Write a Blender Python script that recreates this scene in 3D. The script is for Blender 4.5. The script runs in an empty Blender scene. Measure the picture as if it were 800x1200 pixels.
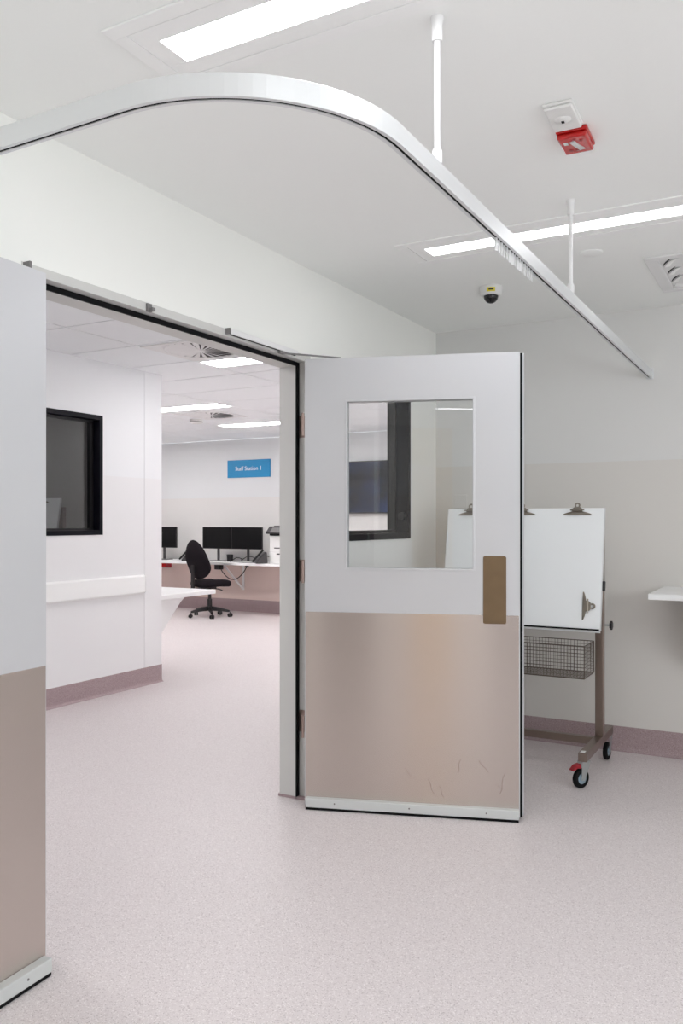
import bpy, bmesh, math, random
from mathutils import Vector, Matrix
random.seed(7)
sc = bpy.context.scene
col = sc.collection
R = math.radians
H = 2.4545            # ceiling height
YB = 4.851            # back wall of the ward
XL = -2.506           # wall across the corridor
YF = 9.7525           # far wall of the staff area
WT = 0.13             # wall thickness

# ------------------------------------------------------------------ camera
cam_d = bpy.data.cameras.new('camera'); cam = bpy.data.objects.new('camera', cam_d); col.objects.link(cam)
cam.location = (2.0155, 0, 1.2833); cam.rotation_euler = (R(90), 0, R(29.008))
cam_d.sensor_fit = 'HORIZONTAL'; cam_d.sensor_width = 36; cam_d.lens = 36*980.9/800
cam_d.shift_y = 10.76/800; cam_d.clip_start = 0.02; cam_d.clip_end = 60
sc.camera = cam
# ------------------------------------------------------------------ world, exposure
SKY = 4.0             # overcast daylight outside the ward window
w = bpy.data.worlds.new('world'); sc.world = w; w.use_nodes = True
w.node_tree.nodes['Background'].inputs[0].default_value = (0.91, 0.965, 1.0, 1)
w.node_tree.nodes['Background'].inputs[1].default_value = SKY
sc.view_settings.view_transform = 'Standard'; sc.view_settings.look = 'None'
sc.view_settings.exposure = 0.0; sc.view_settings.gamma = 1.0; sc.view_settings.use_curve_mapping = False
sc.cycles.use_denoising = True
sc.cycles.max_bounces = 10; sc.cycles.diffuse_bounces = 6; sc.cycles.glossy_bounces = 5
sc.cycles.transparent_max_bounces = 12
LUM_WARD = 12.5       # emission of the ward luminaires
LUM_STAFF = 21.0      # emission of the staff area luminaires

QX, QY0, QY1, QZ0, QZ1 = 4.6, -2.3, 2.3, 0.75, 2.25      # daylight window in the right wall of the ward
pl = bpy.data.lights.new('window_portal', 'AREA'); pl.shape = 'RECTANGLE'; pl.size = QY1-QY0; pl.size_y = QZ1-QZ0
pl.cycles.is_portal = True
po = bpy.data.objects.new('window_portal', pl); col.objects.link(po)
po.location = (QX+.115, (QY0+QY1)/2, (QZ0+QZ1)/2); po.rotation_euler = (R(90), 0, R(90))

# ------------------------------------------------------------------ materials
def srgb(r, g, b):
    f = lambda c: (c/255/12.92) if c/255 <= .04045 else ((c/255+.055)/1.055)**2.4
    return (f(r), f(g), f(b), 1)
def mat(name, rgb, rough=0.5, metal=0.0, spec=0.5, bump=0.0, bscale=60, var=0.0, coat=0.0):
    m = bpy.data.materials.new(name); m.use_nodes = True
    nt = m.node_tree; b = nt.nodes['Principled BSDF']
    c = srgb(*rgb)
    b.inputs['Base Color'].default_value = c
    b.inputs['Roughness'].default_value = rough; b.inputs['Metallic'].default_value = metal
    b.inputs['Specular IOR Level'].default_value = spec; b.inputs['Coat Weight'].default_value = coat
    tc = nt.nodes.new('ShaderNodeTexCoord'); nz = nt.nodes.new('ShaderNodeTexNoise')
    nz.inputs['Scale'].default_value = bscale; nz.inputs['Detail'].default_value = 3
    nt.links.new(tc.outputs['Object'], nz.inputs['Vector'])
    if var:
        mx = nt.nodes.new('ShaderNodeMix'); mx.data_type = 'RGBA'
        mx.inputs[6].default_value = tuple(x*(1-var) for x in c[:3])+(1,)
        mx.inputs[7].default_value = tuple(min(1, x*(1+var)) for x in c[:3])+(1,)
        nt.links.new(nz.outputs['Fac'], mx.inputs[0]); nt.links.new(mx.outputs[2], b.inputs['Base Color'])
    if bump:
        bp = nt.nodes.new('ShaderNodeBump'); bp.inputs['Strength'].default_value = bump; bp.inputs['Distance'].default_value = .002
        nt.links.new(nz.outputs['Fac'], bp.inputs['Height']); nt.links.new(bp.outputs[0], b.inputs['Normal'])
    return m
def wall_mat(name, up, lo, split=1.619, rough=0.45):
    m = mat(name, up, rough, bump=0.04, bscale=220); nt = m.node_tree; b = nt.nodes['Principled BSDF']
    g = nt.nodes.new('ShaderNodeNewGeometry'); s = nt.nodes.new('ShaderNodeSeparateXYZ')
    nt.links.new(g.outputs['Position'], s.inputs[0])
    c = nt.nodes.new('ShaderNodeMath'); c.operation = 'GREATER_THAN'; c.inputs[1].default_value = split
    nt.links.new(s.outputs['Z'], c.inputs[0])
    mx = nt.nodes.new('ShaderNodeMix'); mx.data_type = 'RGBA'
    mx.inputs[6].default_value = srgb(*lo); mx.inputs[7].default_value = srgb(*up)
    nt.links.new(c.outputs[0], mx.inputs[0]); nt.links.new(mx.outputs[2], b.inputs['Base Color'])
    return m
def speckle_mat(name, base, dark, light, rough=0.4, scale=330, spec=.5):
    m = bpy.data.materials.new(name); m.use_nodes = True; nt = m.node_tree; b = nt.nodes['Principled BSDF']
    b.inputs['Roughness'].default_value = rough; b.inputs['Specular IOR Level'].default_value = spec
    tc = nt.nodes.new('ShaderNodeNewGeometry')
    v = nt.nodes.new('ShaderNodeTexVoronoi'); v.inputs['Scale'].default_value = scale
    nt.links.new(tc.outputs['Position'], v.inputs['Vector'])
    sp = nt.nodes.new('ShaderNodeSeparateColor'); nt.links.new(v.outputs['Color'], sp.inputs[0])
    r = nt.nodes.new('ShaderNodeValToRGB'); e = r.color_ramp.elements
    e[0].position = 0.0; e[0].color = srgb(*dark); e[1].position = 1.0; e[1].color = srgb(*light)
    for p, c in ((0.18, base), (0.8, base)):
        k = e.new(p); k.color = srgb(*c)
    nt.links.new(sp.outputs[0], r.inputs[0])
    n = nt.nodes.new('ShaderNodeTexNoise'); n.inputs['Scale'].default_value = 1.6; n.inputs['Detail'].default_value = 4
    nt.links.new(tc.outputs['Position'], n.inputs['Vector'])
    mr = nt.nodes.new('ShaderNodeMapRange'); mr.inputs[3].default_value = rough-.07; mr.inputs[4].default_value = rough+.07
    nt.links.new(n.outputs['Fac'], mr.inputs[0]); nt.links.new(mr.outputs[0], b.inputs['Roughness'])
    nt.links.new(r.outputs[0], b.inputs['Base Color'])
    return m
def brushed(name, rgb, rough=0.3, vertical=False, aniso=0.0, amp=.12):
    m = mat(name, rgb, rough, metal=1.0); nt = m.node_tree; b = nt.nodes['Principled BSDF']
    tc = nt.nodes.new('ShaderNodeTexCoord'); mp = nt.nodes.new('ShaderNodeMapping')
    mp.inputs['Scale'].default_value = (4, 4, 900) if not vertical else (900, 4, 4)
    nz = nt.nodes.new('ShaderNodeTexNoise'); nz.inputs['Scale'].default_value = 1; nz.inputs['Detail'].default_value = 4
    nt.links.new(tc.outputs['Object'], mp.inputs[0]); nt.links.new(mp.outputs[0], nz.inputs['Vector'])
    mr = nt.nodes.new('ShaderNodeMapRange'); mr.inputs[3].default_value = rough-amp/2; mr.inputs[4].default_value = rough+amp/2
    nt.links.new(nz.outputs['Fac'], mr.inputs[0]); nt.links.new(mr.outputs[0], b.inputs['Roughness'])
    if aniso:
        b.inputs['Anisotropic'].default_value = aniso
        tg = nt.nodes.new('ShaderNodeVectorTransform'); tg.vector_type = 'VECTOR'; tg.convert_from = 'OBJECT'; tg.convert_to = 'WORLD'
        tg.inputs[0].default_value = (0, 0, 1)
        nt.links.new(tg.outputs[0], b.inputs['Tangent'])
    return m
def emis(name, rgb, s):
    m = bpy.data.materials.new(name); m.use_nodes = True; nt = m.node_tree
    b = nt.nodes['Principled BSDF']; b.inputs['Base Color'].default_value = (.8, .8, .8, 1)
    b.inputs['Emission Color'].default_value = srgb(*rgb); b.inputs['Emission Strength'].default_value = s
    return m
def glass_mat(name, tint=(0.995, 1.0, 1.0), base=0.04):
    m = bpy.data.materials.new(name); m.use_nodes = True; nt = m.node_tree; nt.nodes.clear()
    o = nt.nodes.new('ShaderNodeOutputMaterial'); t = nt.nodes.new('ShaderNodeBsdfTransparent')
    t.inputs[0].default_value = tint+(1,)
    g = nt.nodes.new('ShaderNodeBsdfGlossy'); g.inputs['Roughness'].default_value = 0.0
    lw = nt.nodes.new('ShaderNodeLayerWeight'); lw.inputs[0].default_value = .5
    pw = nt.nodes.new('ShaderNodeMath'); pw.operation = 'POWER'; pw.inputs[1].default_value = 5
    nt.links.new(lw.outputs['Facing'], pw.inputs[0])
    f = nt.nodes.new('ShaderNodeMath'); f.operation = 'MULTIPLY_ADD'; f.inputs[1].default_value = 1-base; f.inputs[2].default_value = base
    nt.links.new(pw.outputs[0], f.inputs[0])
    mx = nt.nodes.new('ShaderNodeMixShader')
    nt.links.new(f.outputs[0], mx.inputs[0]); nt.links.new(t.outputs[0], mx.inputs[1]); nt.links.new(g.outputs[0], mx.inputs[2])
    nt.links.new(mx.outputs[0], o.inputs[0])
    return m
def screen_mat():
    # a dark wall display that is switched off apart from a dim blue standby picture
    m = mat('wall_display_glass', (12, 14, 22), 0.12); nt = m.node_tree; b = nt.nodes['Principled BSDF']
    tc = nt.nodes.new('ShaderNodeTexCoord'); n = nt.nodes.new('ShaderNodeTexNoise')
    n.inputs['Scale'].default_value = 3.2; n.inputs['Detail'].default_value = 3
    nt.links.new(tc.outputs['Object'], n.inputs['Vector'])
    r = nt.nodes.new('ShaderNodeValToRGB'); e = r.color_ramp.elements
    e[0].position = .42; e[0].color = srgb(20, 22, 34); e[1].position = .72; e[1].color = srgb(70, 105, 180)
    nt.links.new(n.outputs['Fac'], r.inputs[0]); nt.links.new(r.outputs[0], b.inputs['Emission Color'])
    b.inputs['Emission Strength'].default_value = .22
    return m
M = {}
M['ceil'] = mat('ceiling_paint', (249, 251, 249), 0.6, bump=.03, bscale=200)
M['wallD'] = wall_mat('ward_side_wall_paint', (246, 247, 243), (247, 248, 246))
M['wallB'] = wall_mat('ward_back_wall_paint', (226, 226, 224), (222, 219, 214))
M['wallC'] = wall_mat('corridor_wall_paint', (242, 244, 246), (240, 240, 241))
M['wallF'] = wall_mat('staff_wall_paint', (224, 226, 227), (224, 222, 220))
M['floor'] = speckle_mat('speckled_vinyl_floor', (218, 210, 210), (186, 175, 176), (240, 234, 234), 0.42, 330)
M['base'] = speckle_mat('speckled_vinyl_cove', (168, 148, 150), (140, 118, 122), (190, 172, 174), 0.5, 330)
M['tile'] = mat('ceiling_tile', (244, 247, 249), 0.8, bump=.15, bscale=500)
M['tgap'] = mat('tile_gap', (92, 88, 88), 0.8)
M['frame'] = mat('door_frame_paint', (208, 208, 205), 0.4)
M['door'] = mat('door_paint', (211, 212, 215), 0.34, metal=.35, spec=.6, bump=.02, bscale=150)
M['white'] = mat('white_powder_coat', (235, 235, 235), 0.35)
M['whiteplastic'] = mat('white_plastic', (232, 232, 230), 0.3)
M['clearplastic'] = mat('translucent_plastic', (240, 241, 241), 0.35)
M['clearplastic'].node_tree.nodes['Principled BSDF'].inputs['Transmission Weight'].default_value = .35
M['laminate'] = mat('white_laminate', (240, 240, 240), 0.3)
M['board'] = mat('white_board_enamel', (246, 249, 250), 0.22)
M['steelplate'] = brushed('brushed_steel_kick_plate', (210, 200, 193), 0.24, aniso=1.0, amp=.02)
M['steel'] = brushed('satin_stainless_tube', (150, 136, 128), 0.34, vertical=True)
M['alu'] = mat('satin_anodised_aluminium', (228, 230, 231), 0.42, metal=.45)
M['sealalu'] = mat('anodised_seal_strip', (214, 218, 217), 0.35, metal=.35)
M['bronze'] = mat('aged_bronze_plate', (126, 106, 82), 0.42, metal=.8, var=.10, bscale=14)
M['hinge'] = brushed('hinge_brass', (166, 146, 138), 0.4)
M['clip'] = brushed('nickel_clip', (150, 142, 132), 0.33)
M['galv'] = brushed('zinc_plated', (190, 196, 196), 0.35)
M['black'] = mat('black_rubber', (10, 10, 12), 0.7, spec=.2)
M['blackframe'] = mat('black_window_frame', (10, 10, 20), 0.5, spec=.15)
M['blackplastic'] = mat('black_plastic', (24, 22, 24), 0.4)
M['darkgrey'] = mat('dark_grey_plastic', (62, 60, 62), 0.4)
M['midgrey'] = mat('mid_grey_plastic', (120, 118, 118), 0.4)
M['screen'] = mat('monitor_glass', (6, 6, 8), 0.3, spec=.3)
M['fabric'] = mat('black_chair_fabric', (27, 22, 27), 0.9, bump=.3, bscale=400, spec=.2)
M['red'] = mat('red_plastic', (188, 20, 18), 0.25, coat=.4)
M['darkred'] = mat('dark_red_plastic', (150, 14, 30), 0.35)
M['bluewheel'] = mat('pale_blue_wheel', (150, 170, 184), 0.45)
M['sign'] = mat('blue_sign', (22, 140, 196), 0.4)
M['signtext'] = mat('white_sign_lettering', (250, 250, 250), 0.5)
M['yellow'] = mat('yellow_sticker', (222, 206, 40), 0.5)
M['paper'] = mat('paper', (244, 244, 242), 0.8)
M['glass'] = glass_mat('clear_glass')
M['glassgrey'] = glass_mat('grey_tinted_glass', (0.75, 0.75, 0.75))
M['smoked'] = mat('smoked_dome', (14, 14, 16), 0.06)
M['wire'] = brushed('wire_mesh_steel', (110, 100, 92), 0.35)
M['lum_ward'] = emis('ward_luminaire_diffuser', (252, 252, 255), LUM_WARD)
M['lum_staff'] = emis('staff_luminaire_diffuser', (253, 250, 250), LUM_STAFF)
M['display'] = screen_mat()
M['lumtrim'] = mat('luminaire_trim', (250, 251, 250), .45)
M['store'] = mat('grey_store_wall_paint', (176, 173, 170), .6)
M['scuff'] = mat('scuff_mark', (150, 128, 120), .6, metal=.5)

# ------------------------------------------------------------------ mesh helpers
class MB:
    def __init__(s): s.bm = bmesh.new()
    def box(s, x0, x1, y0, y1, z0, z1, rot=None, piv=None):
        vs = [s.bm.verts.new((x, y, z)) for x in (x0, x1) for y in (y0, y1) for z in (z0, z1)]
        for f in ((0,1,3,2), (4,6,7,5), (0,4,5,1), (2,3,7,6), (0,2,6,4), (1,5,7,3)):
            s.bm.faces.new([vs[i] for i in f])
        if rot is not None:
            p = Vector(piv or ((x0+x1)/2, (y0+y1)/2, (z0+z1)/2))
            for v in vs: v.co = p + rot @ (v.co-p)
        return s
    def cyl(s, p0, p1, r, r2=None, seg=20, cap=True):
        p0 = Vector(p0); p1 = Vector(p1); r2 = r if r2 is None else r2
        d = (p1-p0).normalized(); a = d.orthogonal().normalized(); b = d.cross(a)
        A = []; B = []
        for i in range(seg):
            t = 2*math.pi*i/seg; o = a*math.cos(t)+b*math.sin(t)
            A.append(s.bm.verts.new(p0+o*r)); B.append(s.bm.verts.new(p1+o*r2))
        for i in range(seg):
            j = (i+1) % seg; s.bm.faces.new((A[i], A[j], B[j], B[i]))
        if cap: s.bm.faces.new(A[::-1]); s.bm.faces.new(B)
        return s
    def tube(s, pts, r, seg=8, cap=True):
        pts = [Vector(p) for p in pts]; rings = []; up = None
        for i, p in enumerate(pts):
            d = (pts[min(i+1, len(pts)-1)]-pts[max(i-1, 0)]).normalized()
            a = d.orthogonal().normalized() if up is None else (up-d*up.dot(d)).normalized()
            up = a; b = d.cross(a)
            rings.append([s.bm.verts.new(p+(a*math.cos(2*math.pi*k/seg)+b*math.sin(2*math.pi*k/seg))*r) for k in range(seg)])
        for A, B in zip(rings, rings[1:]):
            for i in range(seg):
                j = (i+1) % seg; s.bm.faces.new((A[i], A[j], B[j], B[i]))
        if cap: s.bm.faces.new(rings[0][::-1]); s.bm.faces.new(rings[-1])
        return s
    def prism(s, poly, y0, y1, plane='xz'):
        # extrude a closed 2-D outline
        def P(u, v, t): return {'xz': (u, t, v), 'xy': (u, v, t), 'yz': (t, u, v)}[plane]
        A = [s.bm.verts.new(P(u, v, y0)) for u, v in poly]; B = [s.bm.verts.new(P(u, v, y1)) for u, v in poly]
        n = len(poly)
        for i in range(n):
            j = (i+1) % n; s.bm.faces.new((A[i], A[j], B[j], B[i]))
        s.bm.faces.new(A[::-1]); s.bm.faces.new(B)
        return s
    def sweep(s, path, prof, closed_prof=True):
        # path: points in xy with z; prof: (outward, up) offsets
        n = len(path); rings = []
        for i, p in enumerate(path):
            a = Vector(path[max(i-1, 0)]); b = Vector(path[min(i+1, n-1)]); d = (b-a); d.z = 0; d.normalize()
            nrm = Vector((d.y, -d.x, 0))
            rings.append([s.bm.verts.new(Vector(p)+nrm*u+Vector((0, 0, v))) for u, v in prof])
        m = len(prof)
        for A, B in zip(rings, rings[1:]):
            for i in range(m):
                j = (i+1) % m; s.bm.faces.new((A[i], A[j], B[j], B[i]))
        s.bm.faces.new(rings[0][::-1]); s.bm.faces.new(rings[-1])
        return s
    def lathe(s, prof, c=(0, 0, 0), seg=32):
        rings = []
        for r, z in prof:
            if r < 1e-6: rings.append([s.bm.verts.new((c[0], c[1], c[2]+z))])
            else: rings.append([s.bm.verts.new((c[0]+r*math.cos(2*math.pi*i/seg), c[1]+r*math.sin(2*math.pi*i/seg), c[2]+z)) for i in range(seg)])
        for A, B in zip(rings, rings[1:]):
            if len(A) == 1 and len(B) == 1: continue
            for i in range(seg):
                j = (i+1) % seg
                if len(A) == 1: s.bm.faces.new((A[0], B[j], B[i]))
                elif len(B) == 1: s.bm.faces.new((A[i], A[j], B[0]))
                else: s.bm.faces.new((A[i], A[j], B[j], B[i]))
        return s
    def loft(s, rings, cap=True):
        Rg = [[s.bm.verts.new(p) for p in r] for r in rings]; m = len(Rg[0])
        for A, B in zip(Rg, Rg[1:]):
            for i in range(m):
                j = (i+1) % m; s.bm.faces.new((A[i], A[j], B[j], B[i]))
        if cap: s.bm.faces.new(Rg[0][::-1]); s.bm.faces.new(Rg[-1])
        return s
    def build(s, name, m, parent=None, bevel=0, seg=2, smooth=False, sub=0):
        bmesh.ops.recalc_face_normals(s.bm, faces=s.bm.faces)
        me = bpy.data.meshes.new(name); s.bm.to_mesh(me); s.bm.free()
        if m is not None: me.materials.append(m)
        if smooth:
            for p in me.polygons: p.use_smooth = True
            me.set_sharp_from_angle(angle=R(40))
        o = bpy.data.objects.new(name, me); col.objects.link(o)
        if parent is not None: o.parent = parent
        if bevel:
            b = o.modifiers.new('bevel', 'BEVEL'); b.width = bevel; b.segments = seg; b.limit_method = 'ANGLE'; b.angle_limit = R(35)
            b.harden_normals = False
        if sub:
            q = o.modifiers.new('sub', 'SUBSURF'); q.levels = sub; q.render_levels = sub
        return o
def bx(*a, **k): return MB().box(*a, **k)
def tag(o, label=None, cat=None, group=None, kind=None):
    if label: o['label'] = label
    if cat: o['category'] = cat
    if group: o['group'] = group
    if kind: o['kind'] = kind
    return o
def struct(o, label=None, cat=None): return tag(o, label, cat, kind='structure')
def thing(name, label, cat, loc=(0, 0, 0), rz=0, group=None, kind=None, parent=None):
    o = bpy.data.objects.new(name, None); col.objects.link(o); o.empty_display_size = .1
    o.location = loc; o.rotation_euler = (0, 0, rz)
    return tag(o, label, cat, group, kind)
def dup(o, parent=None):
    kids = list(o.children)
    c = o.copy(); col.objects.link(c); c.parent = parent
    for k in kids: dup(k, c)
    return c
def ring(mb, x0, x1, y0, y1, X0, X1, Y0, Y1, z0, z1):
    # rectangular frame: outer X/Y, inner x/y, lying in xy
    mb.box(X0, X1, Y0, y0, z0, z1); mb.box(X0, X1, y1, Y1, z0, z1)
    mb.box(X0, x0, y0, y1, z0, z1); mb.box(x1, X1, y0, y1, z0, z1)
    return mb

# ================================================================== THE SETTING
struct(bx(-9, 4.7, -3.1, YF+.1, -0.1, 0).build('floor', M['floor']), 'pale pink speckled vinyl floor running through both rooms', 'floor')
struct(bx(0, 4.6, -3, YB, H, H+.1).build('ceiling', M['ceil']), 'plain off white plasterboard ceiling over the ward', 'ceiling')
# --- corridor / staff area tiled ceiling (1.2 x 0.6 m tiles)
mb = MB(); xs = [-1.89+1.193*k for k in range(-6, 3)]; ys = [3.615+.603*k for k in range(-8, 12)]
holes = []     # (x0,x1,y0,y1) tiles left open for luminaires and diffusers
def build_tiles():
    for a, b in zip(xs, xs[1:]):
        for c, d in zip(ys, ys[1:]):
            x0, x1, y0, y1 = max(a, -9), min(b, -WT), max(c, -1.2), min(d, YF)
            if x1-x0 < .05 or y1-y0 < .05: continue
            g = .0055
            mb.box(x0+g, x1-g, y0+g, y1-g, H, H+.015)
build_tiles()
struct(mb.build('ceiling', M['tile']), 'white tiled suspended ceiling over the corridor and staff area', 'ceiling')
struct(bx(-9, 0, -1.2, YF, H+.0155, H+.1).build('ceiling', M['tgap']), 'grey plenum showing in the gaps between corridor ceiling tiles', 'ceiling')

DY0, DY1, DZ = 1.735, 3.30, 2.018        # doorway rebate
WY0, WY1, WZ0, WZ1 = 3.62, 4.455, 1.183, 2.057
# --- side wall of the ward, with doorway and internal window
mb = MB()
mb.box(-WT, 0, -3, DY0-.04, 0, H); mb.box(-WT, 0, DY0-.04, DY1+.035, DZ+.03, H)
mb.box(-WT, 0, DY1+.035, WY0, 0, H); mb.box(-WT, 0, WY0, WY1, 0, WZ0); mb.box(-WT, 0, WY0, WY1, WZ1, H)
mb.box(-WT, 0, WY1, YB+.12, 0, H)
struct(mb.build('wall_left', M['wallD']), 'white side wall of the ward with the double doorway', 'wall')
struct(bx(-WT, 0, YB+.12, YF+.1, 0, H).build('wall_corridor_right', M['wallC']), 'right side wall of the staff area beyond the ward', 'wall')
struct(bx(0, 4.72, YB, YB+.12, 0, H).build('wall_back', M['wallB']), 'pale grey back wall of the ward behind the board trolley', 'wall')
mb = MB(); mb.box(4.6, 4.72, -3, QY0, 0, H); mb.box(4.6, 4.72, QY1, YB, 0, H); mb.box(4.6, 4.72, QY0, QY1, 0, QZ0); mb.box(4.6, 4.72, QY0, QY1, QZ1, H)
struct(mb.build('wall_right', M['wallD']), 'right wall of the ward outside the view, with a daylight window', 'wall')
mb = MB()
for y in (QY0, QY0+1.51, QY0+3.05, QY1-.04): mb.box(4.62, 4.68, y, y+.04, QZ0+.04, QZ1-.04)
mb.box(4.62, 4.68, QY0, QY1, QZ0, QZ0+.04); mb.box(4.62, 4.68, QY0, QY1, QZ1-.04, QZ1)
struct(mb.build('window_3', M['white']), 'white framed daylight window behind the viewer on the right', 'window')
struct(bx(-WT, 4.72, -3.12, -3, 0, H).build('wall_front', M['wallB']), 'front wall of the ward behind the viewer', 'wall')
# --- unseen panels added behind the viewer to put soft bands in the kick plate reflection
for i, (a, b, rgb, l) in enumerate(((.92, 1.50, (84, 66, 58), 'brown flush cupboard door on the front wall outside the view'), (1.98, 2.48, (222, 188, 134), 'pale timber cupboard door on the front wall outside the view'), (3.0, 3.75, (66, 54, 58), 'dark mauve door on the front wall outside the view'))):
    mm = mat('front_door_laminate', rgb, .4, var=.06, bscale=3)
    d = struct(bx(a, b, -2.999, -2.96, .012, 2.42).build('door_%d' % (i+3), mm, bevel=.002), l, 'door')
    bx(b-.08, b-.06, -2.9599, -2.93, .95, 1.15).build('door_handle', M['galv'], d, bevel=.002)
# --- corridor walls
LW0, LW1 = 3.55, 4.531
mb = MB()
mb.box(XL-.12, XL, -1.2, LW0, 0, H); mb.box(XL-.12, XL, LW0, LW1, 0, WZ0); mb.box(XL-.12, XL, LW0, LW1, WZ1, H)
mb.box(XL-.12, XL, LW1, 5.175, 0, H)
struct(mb.build('wall_corridor_left', M['wallC']), 'warm white corridor wall with black framed window and crash rail', 'wall')
struct(bx(-5.5, XL-.12, 5.056, 5.0599, 0, H).build('wall_store_back', M['store']), 'grey wall behind the board seen through the corridor window', 'wall')
struct(bx(-9, XL-.12, 5.06, 5.175, 0, H).build('wall_corridor_return', M['wallC']), 'return wall around the corridor corner behind the white counter', 'wall')
struct(bx(-9, -WT, YF, YF+.1, 0, H).build('wall_far', M['wallF']), 'far wall of the staff area with the blue sign', 'wall')
struct(bx(-9.1, -9, -1.2, YF+.1, 0, H).build('wall_far_left', M['wallF']), 'far left end wall of the staff area', 'wall')
struct(bx(-9, -WT, -1.3, -1.2, 0, H).build('wall_corridor_end', M['wallC']), 'end wall of the corridor behind the left door', 'wall')
M['under'] = mat('dusky_beige_vinyl_panel', (226, 206, 198), .5)  # thin overlay colour, gives the wall below the desk a pinker tone
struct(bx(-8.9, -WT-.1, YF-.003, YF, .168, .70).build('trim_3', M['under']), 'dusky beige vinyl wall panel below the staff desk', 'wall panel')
# --- coved vinyl baseboards
def cove(name, p0, p1, nrm, h, label):
    # p0->p1 along the wall, nrm points into the room
    p0 = Vector(p0+(0,)); p1 = Vector(p1+(0,)); n = Vector(nrm+(0,))
    prof = [(0, 0), (.022, 0), (.012, .004), (.005, .014), (.003, .03), (.003, h), (0, h)]
    mb = MB(); mb.loft([[q+n*u+Vector((0, 0, v)) for u, v in prof] for q in (p0, p1)])
    return struct(mb.build(name, M['base']), label, 'baseboard')
cove('baseboard_back', (0, YB), (4.6, YB), (0, -1), .137, 'dusky pink coved vinyl baseboard along the ward back wall')
cove('baseboard_left', (0, DY1+.04), (0, YB), (1, 0), .137, 'dusky pink coved baseboard behind the open right door')
cove('baseboard_left', (0, -3), (0, DY0-.04), (1, 0), .137, 'dusky pink coved baseboard behind the folded left door')
cove('baseboard_corridor', (XL, -1.2), (XL, 5.178), (1, 0), .137, 'dusky pink baseboard under the corridor crash rail')
cove('baseboard_return', (-9, 5.175), (XL, 5.175), (0, 1), .137, 'dusky pink baseboard under the white counter')
cove('baseboard_far', (-9, YF), (-WT, YF), (0, -1), .17, 'dusky pink baseboard below the far staff desk')
cove('baseboard_staff_right', (-WT, DY1+.05), (-WT, YF), (-1, 0), .137, 'dusky pink baseboard along the staff area right wall')
# --- door frame
mb = MB(); fp = .002
mb.box(-.045, fp, DY1, DY1+.035, 0, DZ+.03); mb.box(-.045, fp, DY0-.04, DY0, 0, DZ+.03); mb.box(-.045, fp, DY0, DY1, DZ, DZ+.03)
mb.box(-WT-.004, -.045, DY1-.02, DY1+.035, 0, DZ+.03); mb.box(-WT-.004, -.045, DY0-.04, DY0+.02, 0, DZ+.03)
mb.box(-WT-.004, -.045, DY0+.02, DY1-.02, DZ-.018, DZ+.03)
fr = MB(); fr.bm = mb.bm; frame = fr.build('trim_1', M['frame'], bevel=.0015)
struct(frame, 'pale grey steel frame around the double doorway', 'door frame')
mb = MB(); mb.box(-.0449, -.037, DY1-.0215, DY1-.0005, 0.0, DZ-.001)
mb.box(-.0449, -.037, DY0+.0005, DY0+.0215, 0.0, DZ-.001); mb.box(-.0449, -.037, DY0+.0215, DY1-.0215, DZ-.0185, DZ-.0005)
mb.build('seal', M['black'], frame)['label'] = 'black rubber seal around the frame stop'
bx(0.0021, .012, 2.223, 2.245, DZ-.003, DZ+.026).build('keeper', M['midgrey'], frame, bevel=.001)
bx(0.0121, .03, 2.226, 2.242, DZ-.002, DZ+.010).build('keeper_tongue', M['midgrey'], frame, bevel=.001)
bx(0.0021, .03, 1.700, 1.708, DZ+.004, DZ+.028).build('frame_end', M['midgrey'], frame)
mb = MB()
for z in (.36, 1.055, 1.72): mb.box(-.040, -.002, DY1-.0016, DY1-.0001, z-.05, z+.05)
mb.build('hinge_leaf', M['hinge'], frame)
# threshold cove block under frame
bx(-WT-.01, .004, DY1-.0215, DY1+.034, 0, .012).build('foot', M['base'], frame)

# --- internal window in the ward wall
def window(name, x_out, sgn, y0, y1, z0, z1, depth, label, pane_x, gm, mull=None):
    t = thing(name, label, 'window', (x_out, (y0+y1)/2, z0), kind='structure')
    w = (y1-y0)/2; h = z1-z0; f = .034
    def B(a, b): return (min(a, b)*1.0, max(a, b)*1.0)
    mb = MB(); xo = .006*sgn; xi = -depth*sgn
    a, b = B(xo, xi)
    mb.box(a, b, -w, -w+f, 0, h); mb.box(a, b, w-f, w, 0, h); mb.box(a, b, -w+f, w-f, 0, f); mb.box(a, b, -w+f, w-f, h-f, h)
    a2, b2 = B(xo+.004*sgn, xo)
    # face flange lapping the wall
    mb.build('frame', M['blackframe'], t, bevel=.002)
    a, b = B((pane_x-.02)*sgn, (pane_x+.02)*sgn); g = .016
    mb = MB(); mb.box(a, b, -w+f, -w+f+g, f, h-f); mb.box(a, b, w-f-g, w-f, f, h-f); mb.box(a, b, -w+f+g, w-f-g, f, f+g); mb.box(a, b, -w+f+g, w-f-g, h-f-g, h-f)
    mb.build('glazing_bead', M['blackplastic'], t, bevel=.001)
    a, b = B((pane_x-.003)*sgn, (pane_x+.003)*sgn)
    bx(a, b, -w+f+.01, w-f-.01, f+.01, h-f-.01).build('pane', gm, t)
    return t
wn = window('window_1', 0, 1, WY0, WY1, WZ0, WZ1, WT, 'black framed internal window seen through the right door glass', -.09, M['glass'])
MB().cyl((-.03, .36, .13), (-.03, .384, .13), .022).build('latch', M['blackplastic'], wn, smooth=True)
# flange of the corridor window
wl = window('window_2', XL, 1, LW0, LW1, WZ0, WZ1, .12, 'black framed window in the corridor wall left of the doorway', -.075, M['glassgrey'])

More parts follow.
